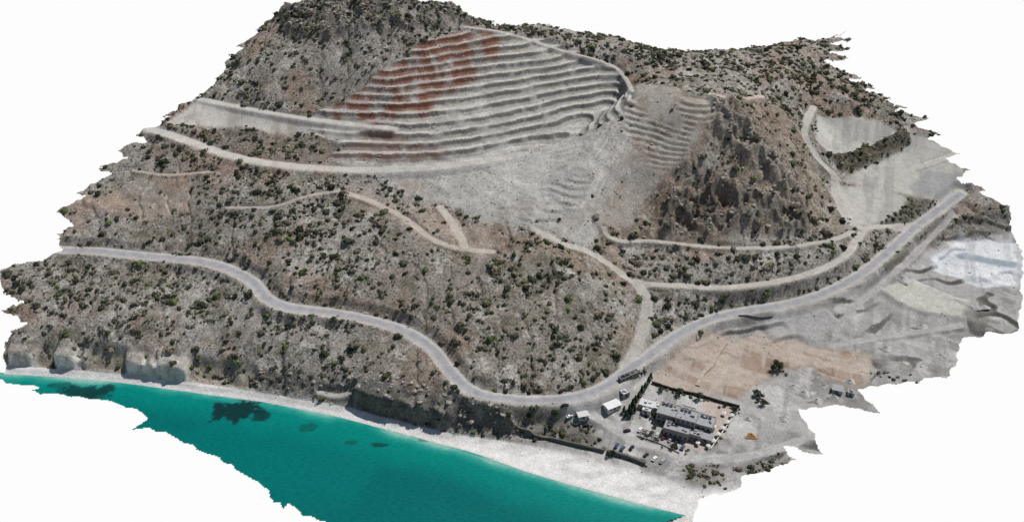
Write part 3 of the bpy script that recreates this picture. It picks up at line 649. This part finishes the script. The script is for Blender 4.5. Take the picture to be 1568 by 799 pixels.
def car(p,rot,ci):
    prof=[(-2.15,.35),(-2.2,.75),(-2.05,.98),(-1.55,1.05),(-1.0,1.48),(.35,1.5),(1.0,1.03),(1.9,.9),(2.2,.68),(2.2,.35)]
    B=MB(); n_=len(prof)
    def wdt(z): return .88 if z<1.1 else .68
    L=[(x,-wdt(z),z) for x,z in prof]+[(x,wdt(z),z) for x,z in prof]
    B.poly(L,[tuple(range(n_))[::1],tuple(range(2*n_-1,n_-1,-1))]+[(i,n_+i,n_+(i+1)%n_,(i+1)%n_) for i in range(n_)],0)
    for s_ in (-1,1):
        B.poly([(-1.35,s_*.86,1.07),(.85,s_*.86,1.07),(.3,s_*.72,1.42),(-.95,s_*.72,1.42)],[(0,1,2,3)],1)
    B.poly([(.99,-.72,1.09),(.99,.72,1.09),(.42,.62,1.49),(.42,-.62,1.49)],[(0,1,2,3)],1)
    B.poly([(-1.53,-.72,1.12),(-1.53,.72,1.12),(-1.04,.62,1.5),(-1.04,-.62,1.5)],[(0,1,2,3)],1)
    for wx_ in (-1.35,1.4):
        for s_ in (-1,1):
            ring=[(wx_+math.cos(a_*.5236)*.33,s_*.9+d_,.33+math.sin(a_*.5236)*.33) for d_ in (-.1,.1) for a_ in range(12)]
            B.poly(ring,[tuple(range(12)),tuple(range(12,24))]+[(i,(i+1)%12,12+(i+1)%12,12+i) for i in range(12)],2)
    mesh_obj("parked_car",B.v,B.f,[paints[ci],glass,tyre],B.mi,loc=p,rot=rot)
cl_=[(865,633,0.2),(872,641,.5),(884,650,.3),(897,653,.3),(944,683,1),(953,688,1),(967,687,.9),(980,660,1.0),(988,662,1.0),(997,665,1.0),(1006,668,1.0),(1016,671,1.0),(1026,675,1.0),(1036,679,1.),(989,697,1),(1002,703,1),(1014,707,1),(960,660,.3),(1045,687,1.0)]
for i,(a_,b_,r_) in enumerate(cl_): car(at_(a_,b_,.02),r_+rng.uniform(-.15,.15),[1,0,2,1,3,3,1,0,2,1,0,4,2,1][i%14])
bark=simple("bark",(.12,.09,.07)); lfd=simple("leaf_dark",(.03,.042,.022)); lfl=simple("leaf_light",(.06,.078,.035))
def tree_mesh(name,h,r,cyp,seed):
    r_=np.random.default_rng(seed); B=MB(); n_=7
    segs=[(-.3,.22),(h*.35,.16),(h*.8,.06)]
    B.poly([(math.cos(6.283*i/n_)*q_,math.sin(6.283*i/n_)*q_,z) for z,q_ in segs for i in range(n_)],[(s*n_+i,s*n_+(i+1)%n_,(s+1)*n_+(i+1)%n_,(s+1)*n_+i) for s in range(2) for i in range(n_)],0)
    for _ in range(6):
        a=r_.uniform(0,6.28); z=h*r_.uniform(.3,.6); L_=r*.8; d=(math.cos(a),math.sin(a))
        B.poly([(-d[1]*.06,d[0]*.06,z),(d[1]*.06,-d[0]*.06,z),(d[0]*L_,d[1]*L_,z+L_*.6),(0,0,z+.1)],[(0,1,2),(1,3,2),(3,0,2)],0)
    for _ in range(260):
        t_=r_.random(); z=h*(.12+.88*t_) if cyp else h*(.35+.65*t_)
        pr_=(r*(1-t_)**.7 if cyp else r*math.sqrt(max(0.02,1-(2*t_-1)**2)))*(.6+.4*math.sin(z*3+seed)**2)
        a=r_.uniform(0,6.28); q_=pr_*r_.uniform(.45,1.05); c=np.array([math.cos(a)*q_,math.sin(a)*q_,z]); u=r_.normal(size=3); u/=np.linalg.norm(u); v=np.cross(u,r_.normal(size=3)); v/=np.linalg.norm(v); s=r_.uniform(.25,.5)
        B.poly([tuple(c+u*s),tuple(c+v*s),tuple(c-u*s),tuple(c-v*s)],[(0,1,2,3)],int(r_.random()<.35)+1)
    return mesh_obj(name,B.v,B.f,[bark,lfd,lfl],B.mi)
T1=tree_mesh("cypress_tree",7.5,1.9,True,1); T2=tree_mesh("tamarisk_tree",5,2.8,False,2)
placed=set()
def put(tp,px,s):
    p=at_(*px)
    if tp.name in placed: o=tp.copy(); scene.collection.objects.link(o)
    else: o=tp; placed.add(tp.name)
    o.location=p; o.scale=(s*rng.uniform(.9,1.2),s,s*rng.uniform(.85,1.15)); o.rotation_euler[2]=rng.uniform(0,6)
for q_ in [(958,640),(963,634),(968,628),(972,621),(977,613),(982,606),(987,598),(992,590),(996,582),(966,640),(972,632),(955,634)]: put(T1,q_,rng.uniform(.8,1.15))
for q_ in [(1165,608),(1160,616),(1168,622),(1158,606),(1188,560),(1194,566),(1184,567),(932,700),(938,697),(1003,655),(1060,668),(1110,622),(1125,632),(850,645),(1012,600),(1040,606),(1070,612),(1000,640),(1085,668),(1030,688)]: put(T2,q_,rng.uniform(.5,1.1))
# garden planting: low hedges and beds inside and round the compound
gp=[]
for (a,b,n_,jit) in [((1000,592),(1130,628),26,1.0),((1128,632),(1090,686),14,.8),((975,668),(1060,695),14,1.5),((985,640),(1000,610),10,1.5),((1010,660),(1060,672),10,1.5),((930,690),(990,714),12,1.5),((840,634),(900,660),14,3),((795,655),(925,690),20,1.5),((1050,720),(1100,738),16,3),((1340,570),(1400,580),14,2),((1180,555),(1200,572),12,2),((1155,600),(1175,622),12,2)]:
    for i in range(n_):
        t_=rng.random(); p=drop(a[0]+(b[0]-a[0])*t_,a[1]+(b[1]-a[1])*t_); x_=p[0]+rng.normal(0,jit); y_=p[1]+rng.normal(0,jit); gp.append((x_,y_,ground_z(x_,y_)))
shrub_mass("garden_shrubs",np.array(gp),rng.uniform(.6,1.5,len(gp)),cols_(len(gp))*.9,rng.uniform(.7,1.1,len(gp)))
def heap(name,px,r_,h_,c):
    p=at_(*px); vs=[];fs=[];n_=22;m_=9
    for i in range(m_):
        t_=i/(m_-1)
        for j in range(n_):
            a=6.283*j/n_; q_=r_*t_*(1+.25*math.sin(3*a+p.x)+rng.uniform(-.08,.08)); vs.append((math.cos(a)*q_,math.sin(a)*q_*.7,h_*(1-t_)**.8*rng.uniform(.8,1.15)-.3*t_))
    for i in range(m_-1):
        for j in range(n_): fs.append((i*n_+j,(i+1)*n_+j,(i+1)*n_+(j+1)%n_,i*n_+(j+1)%n_))
    mesh_obj(name,vs,fs,[simple(name,c,.95,.4,.8)],loc=p)
heap("ochre_spoil_heap",(1150,668),4.2,2.2,(.30,.19,.09))
for q_,r_,h_ in [((1230,600),5,2.2),((1275,605),4,2),((1145,640),3.5,1.6),((1215,590),4,1.8),((1250,612),4.5,2),((1300,585),5,2.4),((1262,590),3.5,1.8),((1200,640),4,1.6),((1380,430),6,2.5),((1410,500),6,2.4),((1440,545),5,2.0),((1355,535),5,2.2),((1500,470),6,2.2)]: heap("gravel_heap",q_,r_,h_,(.36,.35,.33))
# ------------------------------------------------------------------ light
sunv=Vector((.58,.42,1.28)).normalized(); el=math.asin(sunv.z); az=math.atan2(sunv.x,sunv.y)
sd=bpy.data.lights.new("sun",'SUN'); sd.energy=4.7; sd.angle=math.radians(.5); sd.color=(1,.965,.92)
so=bpy.data.objects.new("sun",sd); scene.collection.objects.link(so); so.rotation_euler=(-sunv).to_track_quat('-Z','Y').to_euler(); so.location=(0,600,600)
wd=bpy.data.worlds.new("World"); scene.world=wd; wd.use_nodes=True; nt=wd.node_tree; bg=nt.nodes["Background"]
sky=nt.nodes.new('ShaderNodeTexSky'); sky.sky_type='NISHITA'; sky.sun_disc=False; sky.sun_elevation=el; sky.sun_rotation=az
bg.inputs[1].default_value=.055; nt.links.new(sky.outputs[0],bg.inputs[0])
# the survey model stands over an empty white void: everything below the horizon is white
bw=nt.nodes.new('ShaderNodeBackground'); bw.inputs[0].default_value=(1,1,1,1); bw.inputs[1].default_value=.98
tcn=nt.nodes.new('ShaderNodeTexCoord'); sx_=nt.nodes.new('ShaderNodeSeparateXYZ'); nt.links.new(tcn.outputs['Generated'],sx_.inputs[0])
lt_=nt.nodes.new('ShaderNodeMath'); lt_.operation='LESS_THAN'; lt_.inputs[1].default_value=0.0; nt.links.new(sx_.outputs[2],lt_.inputs[0])
mx=nt.nodes.new('ShaderNodeMixShader'); nt.links.new(lt_.outputs[0],mx.inputs[0]); nt.links.new(bg.outputs[0],mx.inputs[1]); nt.links.new(bw.outputs[0],mx.inputs[2]); nt.links.new(mx.outputs[0],nt.nodes["World Output"].inputs[0])
# ------------------------------------------------------------------ camera
cd=bpy.data.cameras.new("camera"); cam=bpy.data.objects.new("camera",cd); scene.collection.objects.link(cam)
cd.sensor_width=36; cd.lens=36*F/1568; cd.clip_end=6000; cd.clip_start=1
cam.location=(0,0,H0); cam.rotation_euler=(math.pi/2-PITCH,0,0); scene.camera=cam
scene.view_settings.view_transform='Standard'; scene.view_settings.look='None'; scene.view_settings.exposure=0
print("done",time.time()-T0,flush=True)
